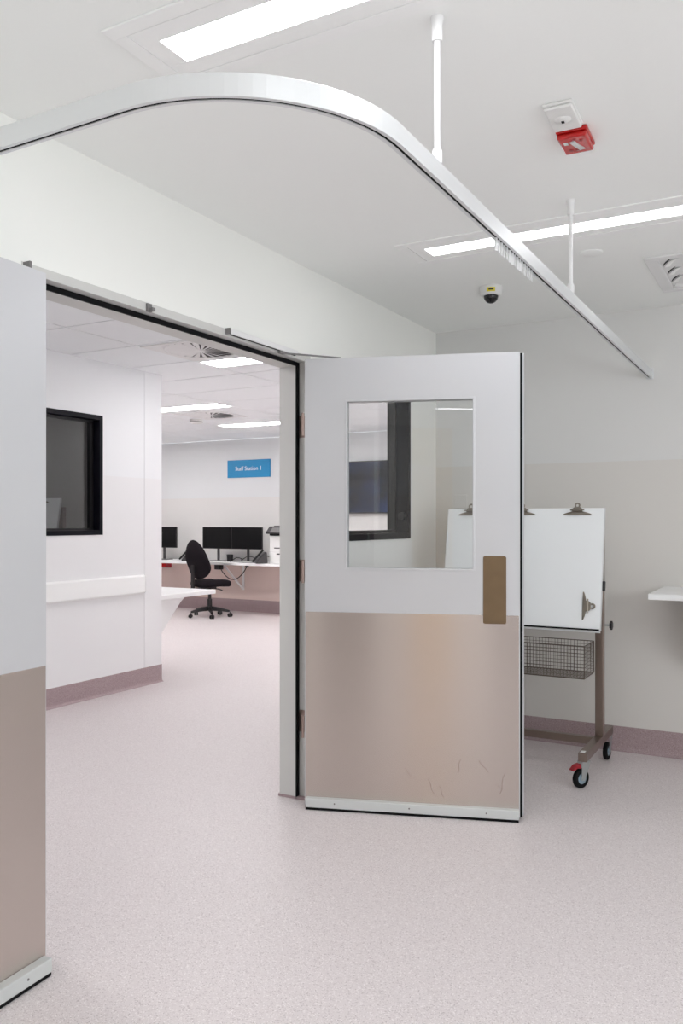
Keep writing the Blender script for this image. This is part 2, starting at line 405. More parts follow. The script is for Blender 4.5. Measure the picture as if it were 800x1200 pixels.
# --- corridor trims
struct(bx(XL, XL+.003, 4.975, 5.175, .137, H).build('trim_2', M['wallC'], bevel=.001), 'pale vinyl guard strip on the corridor wall corner', 'corner guard')
t = thing('crash_rail', 'white horizontal crash rail on the corridor wall below the window', 'wall rail', (XL, 2.9, .723))
prof = [(0, .004), (.03, 0), (.042, .012), (.042, .134), (.03, .146), (0, .142)]
mb = MB(); mb.loft([[Vector((u, y, v)) for u, v in prof] for y in (-3.9, 2.045)]); mb.build('rail_cover', M['lumtrim'], t, bevel=.004)
mb = MB(); mb.loft([[Vector((u*s, y, .073+(v-.073)*s)) for u, v in prof] for y, s in ((2.045, 1), (2.055, .96), (2.06, .85))]); mb.build('end_cap', M['white'], t)

# --- room behind the corridor window
struct(bx(-5.62, -5.5, 1.5, 5.06, 0, H).build('wall_store_left', M['store']), 'grey wall seen dimly through the corridor window', 'wall')
struct(bx(-5.62, XL-.12, 1.38, 1.5, 0, H).build('wall_store_front', M['store']), 'near wall of the room behind the corridor window', 'wall')

# ================================================================== DOORS
def leaf(name, label, W, loc, rz, s, top, plate_top, vision=True, pull=True):
    """hinge at x=0; visible face at y=0, body towards y = s*thickness"""
    T = .045
    t = thing(name, label, 'door', loc, rz, kind='structure')
    Y = lambda a, b: (min(a*s, b*s), max(a*s, b*s))
    z0 = .012
    mb = MB(); y = Y(0, T)
    if vision:
        a, b, c, d = .194, .744, 1.077, 1.813
        mb.box(0, a, *y, z0, top); mb.box(b, W, *y, z0, top); mb.box(a, b, *y, z0, c); mb.box(a, b, *y, d, top)
        bmesh.ops.remove_doubles(mb.bm, verts=mb.bm.verts, dist=1e-5)
    else: mb.box(0, W, *y, z0, top)
    mb.build('panel', M['door'], t)
    if vision:
        for yy in (Y(-.003, .010), Y(T-.010, T+.003)):
            m2 = MB(); o = .010
            m2.box(a-o, b+o, *yy, c-o, c); m2.box(a-o, b+o, *yy, d, d+o); m2.box(a-o, a, *yy, c, d); m2.box(b, b+o, *yy, c, d)
            m2.build('glazing_bead', M['door'], t, bevel=.0015)
        bx(a, b, *Y(T/2-.003, T/2+.003), c, d).build('pane', M['glass'], t)
    k = MB().box(.003, W-.004, *Y(-.0016, 0), z0+.02, plate_top).build('kick_plate', M['steelplate'], t, bevel=.0004); k['label'] = 'brushed stainless steel kick plate'
    MB().box(.003, W-.004, *Y(T, T+.0016), z0+.02, plate_top).build('kick_plate', M['steelplate'], t, bevel=.0004)
    # drop seal housing on the face at the bottom
    st = MB().box(.010, W-.004, *Y(-.034, -.0017), .012, .052).build('drop_seal', M['sealalu'], t, bevel=.003); st['label'] = 'pale aluminium strip along the bottom of the door'
    MB().box(.010, W-.006, *Y(-.030, -.012), .001, .012).build('seal_blade', M['black'], st)
    mb = MB()
    for q in (.15, .5, .85): mb.cyl((W*q, -.034*s, .034), (W*q, -.0352*s, .034), .0035, seg=10)
    mb.build('screw', M['midgrey'], st)
    # free edge: seal between two light lips
    MB().box(W, W+.0105, *Y(.010, .0335), .012, top-.004).build('edge_seal', M['black'], t)['label'] = 'black edge seal'
    MB().box(W+.0002, W+.018, *Y(0.034, T), .012, top).build('edge_lip', M['door'], t)
    if pull:
        q_ = []
        for cx, cz, a0 in ((.879, 1.125, 0), (.797, 1.125, 90), (.797, .849, 180), (.879, .849, 270)):
            q_ += [(cx+.008*math.cos(R(a0+15*n_)), cz+.008*math.sin(R(a0+15*n_))) for n_ in range(7)]
        k = MB().prism(q_, *Y(-.0045, -.0018), 'xz').build('push_plate', M['bronze'], t, bevel=.0008); k['label'] = 'dull bronze push plate'
    return t
dl = leaf('door_2', 'white right door standing open with glass window and bronze plate', .9446, (.05, 3.205, 0), R(18.646), 1, 2.01, .878)
random.seed(3)
for x, z, dx, dz in ((.55, .16, .03, -.07), (.60, .13, .02, -.05), (.68, .19, .012, .06), (.81, .20, -.04, .05), (.84, .15, .035, -.02), (.86, .11, .02, .09), (.45, .20, .03, -.04)):
    p = [Vector((x+dx*q/4+.004*math.sin(q*1.7), -.00165, z+dz*q/4)) for q in range(5)]
    sm = MB(); sm.loft([[c+Vector((-.0009, 0, 0)), c+Vector((.0009, 0, 0)), c+Vector((.0009, -.0002, 0)), c+Vector((-.0009, -.0002, 0))] for c in p])
    sm.build('scuff', M['scuff'], dl)
for z in (.36, 1.055, 1.72):
    mb = MB().cyl((-.010, .006, z-.05), (-.010, .006, z+.05), .0065, seg=14)
    h = mb.build('hinge', M['hinge'], dl, smooth=True)
hx, hy = .123, 1.678
dL = leaf('door_1', 'white left door folded back against the wall, cut by the photo edge', .66, (hx, hy, 0), R(-90+3.5), -1, 1.99, .872, vision=False, pull=False)

# overhead closer: track on the frame head and arm to the right door
t = thing('door_closer_track', 'slim white slide track of the door closer along the frame head', 'door closer', (.0025, 2.69, 2.026))
bx(0, .022, 0, .50, 0.0, .022).build('track', M['white'], t, bevel=.0015)
bx(-.0004, .0225, -.010, 0, -.001, .023).build('end_cap', M['midgrey'], t, bevel=.001)
bx(.008, .016, .01, .49, -.0015, 0).build('slot', M['black'], t)
bx(.004, .02, .36, .395, -.012, -.0016).build('slider', M['midgrey'], t, bevel=.001)
a0 = Vector((.014, .378, -.009)); a1 = Vector((.175, .61, -.006))
mb = MB(); d = (a1-a0).normalized(); n = Vector((d.y, -d.x, 0))*.007
mb.loft([[p+n+Vector((0, 0, -.0025)), p-n+Vector((0, 0, -.0025)), p-n+Vector((0, 0, .0025)), p+n+Vector((0, 0, .0025))] for p in (a0, a1)])
mb.build('arm', M['midgrey'], t)

# ================================================================== CEILING FITTINGS
def luminaire(name, label, x0, x1, y0, y1, m, pad=None, group=None):
    cx, cy = (x0+x1)/2, (y0+y1)/2
    t = thing(name, label, 'ceiling light', (cx, cy, H), group=group)
    a, b = (x1-x0)/2, (y1-y0)/2
    if pad:
        o, i = pad
        mb = ring(MB(), -a-i, a+i, -b-i, b+i, -a-o, a+o, -b-o, b+o, -.006, -.0002); mb.build('trim_ring', M['lumtrim'], t, bevel=.0015)
        mb = ring(MB(), -a, a, -b, b, -a-i+.002, a+i-.002, -b-i+.002, b+i-.002, -.005, -.0002); mb.build('inner_frame', M['lumtrim'], t, bevel=.0005)
        bx(-a-i-.001, a+i+.001, -b-i-.001, b+i+.001, -.0015, -.0003).build('joint', M['tgap'], t) if False else None
    else:
        mb = ring(MB(), -a, a, -b, b, -a-.012, a+.012, -b-.012, b+.012, -.004, -.0002); mb.build('trim_ring', M['white'], t)
    bx(-a, a, -b, b, -.0035, -.0004).build('diffuser', m, t)
    return t
P = (.098, .056)
luminaire('ceiling_light', 'large recessed strip light above the curved rail at the top edge', .643, 1.843, 1.565, 1.668, M['lum_ward'], P, 'ward strip lights')
luminaire('ceiling_light', 'recessed strip light crossing behind the rail, nearer the back wall', .585, 1.785, 3.315, 3.415, M['lum_ward'], P, 'ward strip lights')
# the same fittings carry on behind and right of the viewer
for x, y in ((1.78, .62), (3.25, 1.565), (3.25, 3.315), (1.70, -1.5), (.15, -1.2), (3.25, -.6)):
    luminaire('ceiling_light', 'recessed strip light outside the frame, behind or right of the viewer', x, x+1.2, y, y+.103, M['lum_ward'], P, 'ward strip lights out of view')
luminaire('ceiling_light', 'small light in the room behind the corridor window', -4.4, -3.2, 3.5, 3.62, M['lum_ward'])  # added lamp, lifts the grey room and its board behind the glass
luminaire('ceiling_light', 'short rectangular light beside the round corridor vent', -1.875, -1.445, 4.875, 5.11, M['lum_staff'])
luminaire('ceiling_light', 'long corridor strip light cut by the corridor wall corner', -4.28, -3.10, 6.67, 6.91, M['lum_staff'])
luminaire('ceiling_light', 'farthest corridor strip light just below the short one', -4.25, -3.07, 8.20, 8.46, M['lum_staff'])
for x, y in ((-1.875, 1.9), (-1.6, 6.67), (-6.7, 6.67), (-6.7, 8.3), (-1.6, 8.2)):
    luminaire('ceiling_light', 'corridor strip light outside the view', x, x+1.18, y, y+.24, M['lum_staff'], group='staff lights out of view')

def swirl(name, label, cx, cy, half, z=H):
    t = thing(name, label, 'air vent', (cx, cy, z))
    n = 24; r0, r1 = .035, half*.86
    mb = MB()
    # square face plate with a round opening
    N = 48; outer = []; inner = []
    for i in range(N):
        a = 2*math.pi*i/N; c, s_ = math.cos(a), math.sin(a); k = half/max(abs(c), abs(s_))
        outer.append((c*k, s_*k)); inner.append((c*r1, s_*r1))
    for z0, z1 in ((-.006, -.0004),):
        A = [mb.bm.verts.new((x, y, z0)) for x, y in outer]; B = [mb.bm.verts.new((x, y, z0)) for x, y in inner]
        C_ = [mb.bm.verts.new((x, y, z1)) for x, y in outer]; D = [mb.bm.verts.new((x, y, z1)) for x, y in inner]
        for i in range(N):
            j = (i+1) % N
            mb.bm.faces.new((A[i], A[j], B[j], B[i])); mb.bm.faces.new((C_[i], D[i], D[j], C_[j]))
            mb.bm.faces.new((A[i], C_[i], C_[j], A[j])); mb.bm.faces.new((B[i], B[j], D[j], D[i]))
    mb.build('face_plate', M['white'], t)
    MB().lathe([(0, -.0012), (r1, -.0012), (r1, -.0006), (0, -.0006)], seg=N).build('plenum', M['darkgrey'], t)
    mb = MB()
    for i in range(n):
        a = 2*math.pi*i/n; rot = Matrix.Rotation(a, 3, 'Z'); w0, w1 = .0035, r1*math.pi/n*.62
        pts = [(r0*.8, -w0, -.012), (r1, -w1, -.010), (r1, w1, -.002), (r0*.8, w0, -.011)]
        pts2 = [(x, y, z_+.0018) for x, y, z_ in pts]
        mb.loft([[rot @ Vector(p) for p in pts], [rot @ Vector(p) for p in pts2]])
    mb.build('blade', M['white'], t)['kind'] = 'stuff'
    MB().lathe([(0, -.014), (r0*.7, -.014), (r0, -.008), (r0, -.0013), (0, -.0013)]).build('hub', M['white'], t, smooth=True)
    return t
swirl('swirl_air_vent', 'round swirl vent in the corridor ceiling just inside the doorway', -1.60, 4.535, .285)
swirl('swirl_air_vent', 'small far swirl vent in the staff area ceiling', -3.72, 7.38, .285)
t = thing('smoke_detector', 'small white detector on the staff area ceiling between the strip lights', 'smoke detector', (-4.12, 7.62, H))
MB().lathe([(0, -.05), (.05, -.05), (.07, -.035), (.075, -.012), (.075, -.0005), (0, -.0005)]).build('body', M['whiteplastic'], t, smooth=True)
MB().lathe([(.071, -.034), (.073, -.034), (.0755, -.028), (.073, -.027)]).build('vent_ring', M['midgrey'], t)

# square ward vent with curved slots
t = thing('square_air_vent', 'square ceiling vent with dark curved slots at the right edge', 'air vent', (1.70, 4.215, H))
ring(MB(), -.262, .262, -.262, .262, -.318, .318, -.312, .312, -.010, -.0004).build('frame', M['white'], t, bevel=.004)
bx(-.262, .262, -.262, .262, -.004, -.0005).build('plenum', M['white'], t)
for k in range(4):
    rt = Matrix.Rotation(k*math.pi/2, 3, 'Z')
    for cy in (-.205, -.065, .075):
        pts = []
        for q in range(9):
            u = q/8*2-1; bend = .008*(1-u*u)
            pts.append((-.232+.024*u-bend*.9, cy-.052*u-bend*.4))
        w_ = [.0015+.0055*math.sin(q/8*math.pi) for q in range(9)]
        poly = [rt @ Vector((a, b, 0)) for a, b in pts]+[rt @ Vector((a+w*.9, b+w*.5, 0)) for (a, b), w in list(zip(pts, w_))[::-1]]
        MB().prism([(v.x, v.y) for v in poly], -.0052, -.0041, 'xy').build('slot', M['black'], t)
        MB().loft([[rt @ Vector((a+.030, b+.018, -.0042)), rt @ Vector((a+.009, b+.006, -.010)), rt @ Vector((a+.009, b+.006, -.009)), rt @ Vector((a+.026, b+.016, -.0041))] for a, b in pts]).build('deflector', M['lumtrim'], t, smooth=True)
ring(MB(), -.13, .13, -.13, .13, -.145, .145, -.145, .145, -.008, -.0041).build('inner_ring', M['lumtrim'], t, bevel=.001)

# dome camera
t = thing('dome_camera', 'white ceiling dome camera with smoked dome and yellow sticker', 'security camera', (.64, 4.02, H))
MB().lathe([(0, -.046), (.046, -.046), (.052, -.040), (.056, -.006), (.056, -.0005), (0, -.0005)]).build('housing', M['whiteplastic'], t, smooth=True)
MB().lathe([(.0, -.083)]+[(.036*math.sin(a), -.047-.036*math.cos(a)) for a in [k*math.pi/16 for k in range(1, 9)]]+[(.036, -.0465), (0, -.0465)]).build('dome', M['smoked'], t, smooth=True)
s_ = MB(); th0 = math.atan2(-4.02, 2.0155-.64)
rg = []
for i in range(7):
    a = th0-.38+.76*i/6; c, s2 = math.cos(a), math.sin(a)
    rg.append([Vector((r_*c, r_*s2, z)) for r_, z in ((.0536, -.036), (.0546, -.036), (.0566, -.016), (.0556, -.016))])
s_.loft(rg); k = s_.build('sticker', M['yellow'], t, smooth=True); k['label'] = 'yellow sticker with dark print'
s_ = MB(); rg = []
for i in range(7):
    a = th0-.22+.44*i/6; c, s2 = math.cos(a), math.sin(a)
    rg.append([Vector((r_*c, r_*s2, z)) for r_, z in ((.0550, -.029), (.0556, -.029), (.0566, -.022), (.056, -.022))])
s_.loft(rg); s_.build('print', M['blackplastic'], k)

# fire devices
t = thing('smoke_detector', 'white square detector on the ward ceiling above the red sounder', 'smoke detector', (1.406, 2.409, H), R(2))
bx(-.043, .043, -.078, .078, -.009, -.0004).build('base', M['whiteplastic'], t, bevel=.004)
bx(-.040, .040, -.074, .074, -.019, -.0093).build('cover', M['whiteplastic'], t, bevel=.008, seg=3)
MB().lathe([(.0, -.026), (.012, -.025), (.022, -.022), (.024, -.0191), (0, -.0191)]).build('sensor_dome', M['whiteplastic'], t, smooth=True)
bx(-.004, .004, -.006, .006, -.0275, -.026).build('sensor_hole', M['black'], t)
t = thing('fire_sounder', 'square red fire alarm sounder on the ward ceiling', 'alarm sounder', (1.404, 2.567, H), R(2))
bx(-.047, .047, -.066, .066, -.014, -.0004).build('base', M['red'], t, bevel=.006, seg=3)
bx(-.044, .044, -.063, .063, -.030, -.0143).build('cover', M['red'], t, bevel=.012, seg=4)
bx(-.030, -.018, -.030, -.012, -.0312, -.0301).build('label_plate', M['whiteplastic'], t)
mb = MB()
for i, (x, y) in enumerate(((-.018, .03), (.0, .036), (.02, .03), (.022, -.03), (.004, -.04))): MB().cyl((x, y, -.0301), (x, y, -.0315), .006, seg=14).build('screw_recess', M['darkred'], t)
k = MB(); k.prism([(-.012, -.03), (.004, -.036), (.012, -.004), (.024, .028), (.008, .034), (-.002, .006)], -.034, -.0301, 'xy')
k.build('lens', M['clearplastic'], t, bevel=.001)

t = thing('cover_plate', 'small round white cover plate on the ceiling between rail post and vent', 'ceiling plate', (1.196, 3.72, H))
MB().lathe([(0, -.007), (.042, -.007), (.05, -.004), (.052, -.0004), (0, -.0004)]).build('disc', M['ceil'], t, smooth=True)

# ================================================================== CURTAIN RAIL
RX, RY, RR, RZ = 1.266, 1.203, .390, 2.068
t = thing('curtain_rail', 'curved aluminium curtain rail hung below the ward ceiling', 'curtain rail', (RX, YB, RZ))
path = [(RX, YB-.0005, RZ), (RX, YB-.03, RZ)]
y = YB-.03
path += [(RX, yy, RZ) for yy in (4.0, 3.0, 2.2, RY+RR+.02)]
for k in range(0, 25):
    a = k/24*math.pi/2; path.append((RX-RR+RR*math.cos(a), RY+RR-RR*math.sin(a), RZ))
path += [(RX-RR-.02, RY, RZ), (.4, RY, RZ), (.0005, RY, RZ)]
loc = [(p[0]-RX, p[1]-YB, 0) for p in path]
hw, hh, sl, sd = .0125, .046, .0035, .010
prof = [(-hw, 0), (-hw, hh-.003), (-hw+.003, hh), (hw-.003, hh), (hw, hh-.003), (hw, 0), (sl, 0), (sl, sd), (-sl, sd), (-sl, 0)]
MB().sweep(loc, prof).build('rail', M['alu'], t)
MB().sweep(loc[1:-1], [(-sl+.0001, .0015), (sl-.0001, .0015), (sl-.0001, sd-.0001), (-sl+.0001, sd-.0001)]).build('slot', M['black'], t)['label'] = 'dark glider slot along the underside'
bx(-.02, .02, -.006, -.0003, -.006, .056).build('end_bracket', M['alu'], t, bevel=.002)
# drop rods
def rod(y, label):
    t = thing('ceiling_rod', label, 'support rod', (RX, y, RZ+hh), group='rail drop rods')
    L = H-RZ-hh
    MB().cyl((0, 0, .03), (0, 0, L-.05), .0072, seg=20).build('tube', M['white'], t, smooth=True)
    MB().lathe([(0, .0003), (.0115, .0003), (.012, .003), (.012, .030), (.0095, .034), (0, .034)]).build('clamp', M['white'], t, smooth=True)
    MB().lathe([(0, L-.056), (.0115, L-.056), (.0125, L-.05), (.0125, L-.018), (.016, L-.0005), (0, L-.0005)]).build('ceiling_socket', M['white'], t, smooth=True)
rod(1.81, 'thick white rod holding the rail near the bend, nearer of the two')
rod(3.075, 'thin white rod holding the rail in front of the far strip light')
# gliders
t0 = None
for i in range(15):
    y = 2.235+i*.0245
    if t0 is None:
        mb = MB(); mb.box(-.002, .002, -.004, .004, -.010, .001); mb.box(-.0015, .0015, -.0065, .0065, -.036, -.010)
        t0 = mb.build('curtain_glider', M['clearplastic'], bevel=.0008); g = t0
    else: g = t0.copy(); col.objects.link(g)
    g.location = (RX, y, RZ); g.rotation_euler = (0, 0, R(random.uniform(-30, 30)))
    tag(g, 'clear plastic curtain glider hanging from the rail slot', 'curtain glider', 'curtain gliders bunched on the rail')

# ================================================================== BOARD TROLLEY
def caster(parent, x, y, ang, hcast, brake):
    c = bpy.data.objects.new('caster', None); col.objects.link(c); c.parent = parent
    c.location = (x, y, 0); c.rotation_euler = (0, 0, ang); r = .047
    # wheel axis along local Y, trailing along -X
    ox = .022
    MB().lathe([(.026, -.011), (r-.006, -.012), (r, -.007), (r, .007), (r-.006, .012), (.026, .011)], seg=36).build('tyre', M['black'], c, smooth=True)
    w_ = MB().lathe([(0, -.009), (.012, -.012), (.014, -.008), (.029, -.009), (.029, .009), (.014, .008), (.012, .012), (0, .009)], seg=30).build('wheel', M['bluewheel'], c, smooth=True)
    for o in (c.children): o.rotation_euler = (R(90), 0, 0); o.location = (-ox, 0, r)
    mb = MB()
    for s in (-1, 1):
        mb.prism([(-ox-.010, r-.008), (-ox+.010, r-.010), (.022, hcast-.018), (.024, hcast-.004), (-.026, hcast-.004), (-.030, hcast-.02)], s*.0165-.0012, s*.0165+.0012, 'xz')
    mb.box(-.028, .024, -.0177, .0177, hcast-.006, hcast-.0005)
    mb.cyl((-ox, -.021, r), (-ox, .021, r), .006, seg=12)
    mb.build('fork', M['galv'], c, bevel=.0006)
    if brake:
        mb = MB(); mb.prism([(-.03, hcast-.034), (-.052, hcast-.030), (-.082, hcast-.040), (-.084, hcast-.034), (-.060, hcast-.014), (-.034, hcast-.010)], -.014, .014, 'xz')
        mb.build('brake_lever', M['darkred'], c, bevel=.002)
    return c
def trolley(label, loc, rz, zoff=0, W=.78, simple=False):
    """origin: floor under the middle; board faces -Y; W = distance between post centres"""
    t = thing('board_trolley', label, 'board trolley', loc, rz)
    h = W/2; rz0, rz1 = .130, .172
    for s in (-1, 1):
        bx(s*h-.021, s*h+.021, -.33, .30, rz0, rz1).build('foot_rail', M['steel'], t, bevel=.002)
        bx(s*h-.021, s*h+.021, .04, .08, rz1+.0003, 1.28+zoff).build('post', M['steel'], t, bevel=.003)
        for yy, a in ((-.295, R(58)), (.265, R(86))):
            caster(t, s*h, yy, a if s > 0 else a+.4, rz0, brake=(yy < 0))
        bx(s*h-.014, s*h+.008, -.322, -.285, rz1+.0002, rz1+.001).build('sticker', M['whiteplastic'], t)
    bx(-h+.0213, h-.0213, .0, .035, rz0+.002, rz1-.002).build('cross_bar', M['steel'], t, bevel=.002)
    # wire basket
    x0, x1, y0, y1, z0, z1 = -h+.03, h-.025, -.185, .035, .500, .662
    mb = MB(); rw = .0011; st = .0165
    nx = int((x1-x0)/st)
    for i in range(nx+1):
        x = x0+i*(x1-x0)/nx
        mb.tube([(x, y0, z1), (x, y0, z0), (x, y1, z0), (x, y1, z1)], rw, 4)
    nz = int((z1-z0)/st)
    for k in range(nz+1):
        z = z0+(z1-z0)*k/nz
        for yy in (y0, y1): mb.tube([(x0, yy, z), (x1, yy, z)], rw, 4)
        for xx in (x0, x1): mb.tube([(xx, y0, z), (xx, y1, z)], rw, 4)
    ny = int((y1-y0)/st)
    for k in range(1, ny):
        y = y0+(y1-y0)*k/ny
        mb.tube([(x0, y, z1), (x0, y, z0), (x1, y, z0), (x1, y, z1)], rw, 4)
    b = mb.build('basket', M['wire'], t)
    mb = MB()
    for z, r_ in ((z1, .0024), (z0, .0024)):
        mb.tube([(x0, y0, z), (x1, y0, z)], r_, 6); mb.tube([(x0, y1, z), (x1, y1, z)], r_, 6)
        mb.tube([(x0, y0, z), (x0, y1, z)], r_, 6); mb.tube([(x1, y0, z), (x1, y1, z)], r_, 6)
    for xx in (x0, x1):
        for yy in (y0, y1): mb.tube([(xx, yy, z0), (xx, yy, z1)], .0024, 6)
    mb.build('rim', M['wire'], b)
    # tilted board
    bz0 = .735+zoff; L = .625; ta = math.atan2(.105, .61)
    bd = bpy.data.objects.new('board', None); col.objects.link(bd); bd.parent = t
    bd.location = (0, -.105, bz0); bd.rotation_euler = (-ta, 0, 0)
    bw = .425
    bx(-bw, bw, 0, .012, 0, L).build('board_face', M['board'], bd, bevel=.0015)
    for a_, b_ in ((bw+.0002, bw+.003), (-bw-.003, -bw-.0002)): bx(a_, b_, -.001, .016, 0, L).build('side_edge', M['alu'], bd)
    
    bx(-bw, bw-.004, -.008, -.0002, -.002, .006).build('lip', M['black'], bd, bevel=.001)['label'] = 'thin black ledge under the board'
    bx(-bw, bw, .0, .012, -.012, -.0022).build('bottom_rail', M['alu'], bd)
    # pivot knob and latch on the right
    mb = MB().cyl((h+.0212, .06, .745+zoff), (h+.05, .06, .745+zoff), .004, seg=10).build('knob_stem', M['galv'], t)
    kn = MB(); n = 12
    pts = [((.024 if k % 2 else .018)*math.cos(2*math.pi*k/n), (.024 if k % 2 else .018)*math.sin(2*math.pi*k/n)) for k in range(n)]
    kn.prism([(.06+a, .745+zoff+b_) for a, b_ in pts], h+.05, h+.064, 'yz'); kn.build('knob', M['blackplastic'], t, bevel=.003)
    bx(bw+.0031, bw+.016, .0, .022, .20, .25).build('latch', M['blackplastic'], bd, bevel=.003)
    # support arms
    for s in (-1, 1): bx(s*h-.012, s*h+.012, .0125, .0145+.02, .02, L-.03).build('backing_strap', M['steel'], bd)
    return t, bd
TX, TY = .690, 4.395
tr, board = trolley('stainless steel trolley with tilted white board standing behind the open door', (TX, TY, 0), 0)
def clip_mesh():
    # outline of a wide bulldog clip in xz, top tab with a hole
    mb = MB()
    mb.prism([(-.072, .0), (.072, .0), (.070, .006), (.050, .013), (.026, .018), (-.026, .018), (-.050, .013), (-.070, .006)], -.006, 0, 'xz')
    mb.prism([(-.028, .0181), (.028, .0181), (.024, .034), (.014, .042), (-.014, .042), (-.024, .034)], -.009, -.003, 'xz')
    N = 20; c = (0, .050); ro, ri = .0150, .0062
    rg = []
    for i in range(N+1):
        a = -math.pi*.25+ (math.pi*1.5)*i/N; ca, sa = math.cos(a), math.sin(a)
        rg.append([Vector((c[0]+ri*ca, -.008, c[1]+ri*sa)), Vector((c[0]+ro*ca, -.008, c[1]+ro*sa)), Vector((c[0]+ro*ca, -.004, c[1]+ro*sa)), Vector((c[0]+ri*ca, -.004, c[1]+ri*sa))])
    mb.loft(rg)
    mb.cyl((-.036, -.010, .027), (.036, -.010, .027), .0035, seg=8)
    return mb
board_mat = Matrix.Translation((TX, TY-.105, .735)) @ Matrix.Rotation(-math.atan2(.105, .61), 4, 'X')
def clip(bm_, x, z, ry, label, group='bulldog clips on the board', src=[None]):
    t = thing('bulldog_clip', label, 'clip', group=group)
    t.matrix_world = bm_ @ Matrix.Translation((x, -.0012, z)) @ Matrix.Rotation(ry, 4, 'Y')
    if src[0] is None:
        a = clip_mesh().build('jaw', M['clip'], t, bevel=.0012); src[0] = a
        b = MB().cyl((-.020, -.013, .022), (.020, -.013, .022), .0045, seg=10).build('spring', M['clip'], a); src.append(b)
    else:
        a = src[0].copy(); col.objects.link(a); a.parent = t
        b = src[1].copy(); col.objects.link(b); b.parent = a
clip(board_mat, .290, .588, 0, 'nickel clip at the top of the white board near its right corner')
clip(board_mat, -.002, .588, 0, 'nickel clip at the board top half hidden by the door edge')
clip(board_mat, -.29, .588, 0, 'nickel clip on the board seen through the door glass')
clip(board_mat, .335, .12, R(90), 'nickel clip turned sideways low on the board right edge')
# second board behind the corridor window
tr2, board2 = trolley('white board on a trolley seen dimly through the corridor window', (-3.56, 4.68, 0), R(4), zoff=.115)
bm2 = Matrix.Translation((-3.56, 4.68, 0)) @ Matrix.Rotation(R(4), 4, 'Z') @ Matrix.Translation((0, -.105, .85)) @ Matrix.Rotation(-math.atan2(.105, .61), 4, 'X')
clip(bm2, .24, .588, 0, 'dark clip on the board behind the corridor window', None)

# wall plate seen through the door glass
t = thing('wall_plate', 'faint blank square wall plate on the back wall above the board', 'wall plate', (.165, YB, 1.36))
bx(-.04, .04, -.008, -.0003, 0, .085).build('plate', M['wallB'], t, bevel=.003)

# ================================================================== WALL BENCH (right edge)
t = thing('wall_bench', 'white laminate bench bracketed to the back wall at the right edge', 'bench', (1.34, YB, .899))
bx(0, 1.6, -.545, -.001, 0, .029).build('bench_top', M['laminate'], t, bevel=.003)
for x in (.155, 1.35):
    MB().prism([(-.50, -.0005), (-.001, -.0005), (-.004, -.42), (-.04, -.42), (-.50, -.05)], x, x+.03, 'yz').build('bracket', M['laminate'], t, bevel=.002)

# ================================================================== STAFF AREA
# near white counter on the return wall
t = thing('counter', 'white counter top with slanted gusset beyond the corridor wall corner', 'counter', (-2.54, 5.178, .68))
bx(-1.5, 0, 0, .75, -.036, 0).build('counter_top', M['laminate'], t, bevel=.003)
for x in (-.10, -1.3):
    MB().prism([(.02, -.0365), (.47, -.0365), (.40, -.08), (.02, -.45)], x-.03, x, 'yz').build('gusset', M['laminate'], t, bevel=.002)
# long desk on the far wall
DYF = 9.16; DZT = .722
t = thing('staff_desk', 'long white desk on the far wall under the blue sign', 'desk', (-6.0, YF, DZT))
bx(-2.6, 2.9, DYF-YF, -.001, -.034, 0).build('desk_top', M['laminate'], t, bevel=.003)
for x in (-2.3, -.55, 1.02, 2.45):
    mb = MB(); Lb = .40; D = .46
    for p, q in (((-.01, -.0345), (-D, -.0345)), ((-D, -.045), (-.02, -Lb)), ((-.012, -.04), (-.012, -Lb-.01))):
        a = Vector((x, p[0], p[1]-.006)); b = Vector((x, q[0], q[1]-.006)); d = (b-a).normalized(); n = Vector((0, -d.z, d.y))*.006
        mb.loft([[c+n+Vector((-.015, 0, 0)), c+n+Vector((.015, 0, 0)), c-n+Vector((.015, 0, 0)), c-n+Vector((-.015, 0, 0))] for c in (a, b)])
    mb.build('bracket', M['laminate'], t)
t = thing('power_box', 'black power box with a loop of cable under the desk top', 'power box', (-5.12, YF-.40, DZT-.0345))
bx(-.05, .05, -.04, .04, -.075, -.0005).build('box', M['blackplastic'], t, bevel=.006)
mb = MB(); pts = []
for k in range(15):
    u = k/14; pts.append((.04+.45*u, -.02, -.05-.17*math.sin(u*math.pi)**.8+.03*u))
mb.tube(pts, .006, 6); mb.build('cable', M['blackplastic'], t, smooth=True)
bx(.47, .51, -.03, .0, -.03, -.0005).build('cable_clip', M['blackplastic'], t)
t = thing('power_box', 'red outlet box under the left end of the desk', 'power box', (-6.02, YF-.42, DZT-.035))
bx(-.13, .05, -.03, .03, -.07, -.0005).build('box', M['darkred'], t, bevel=.006)
bx(-.10, .0, -.034, -.0302, -.055, -.015).build('outlet', M['red'], t, bevel=.002)

def monitor(x, y, rz, label):
    t = thing('monitor', label, 'monitor', (x, y, DZT), rz, group='desk monitors')
    w_, h_ = .505, .305; z0 = .175
    bx(-w_/2, w_/2, 0, .03, z0, z0+h_).build('casing', M['blackplastic'], t, bevel=.004)
    bx(-w_/2+.008, w_/2-.008, -.0012, -.0001, z0+.012, z0+h_-.008).build('screen', M['screen'], t)
    bx(-.018, .018, .031, .05, .012, z0+.12).build('stand', M['darkgrey'], t, bevel=.003)
    bx(-.05, .05, .0302, .05, z0+.08, z0+.18).build('mount', M['darkgrey'], t)
    bx(-.11, .11, -.07, .10, .0004, .012).build('foot', M['midgrey'], t, bevel=.004)
    return t
monitor(-5.215, 9.43, 0, 'black monitor left of the pair behind the office chair')
monitor(-4.705, 9.43, 0, 'black monitor right of the pair beside the printer phone')
monitor(-6.20, 9.43, 0, 'black monitor at the left cut off by the corridor wall corner')
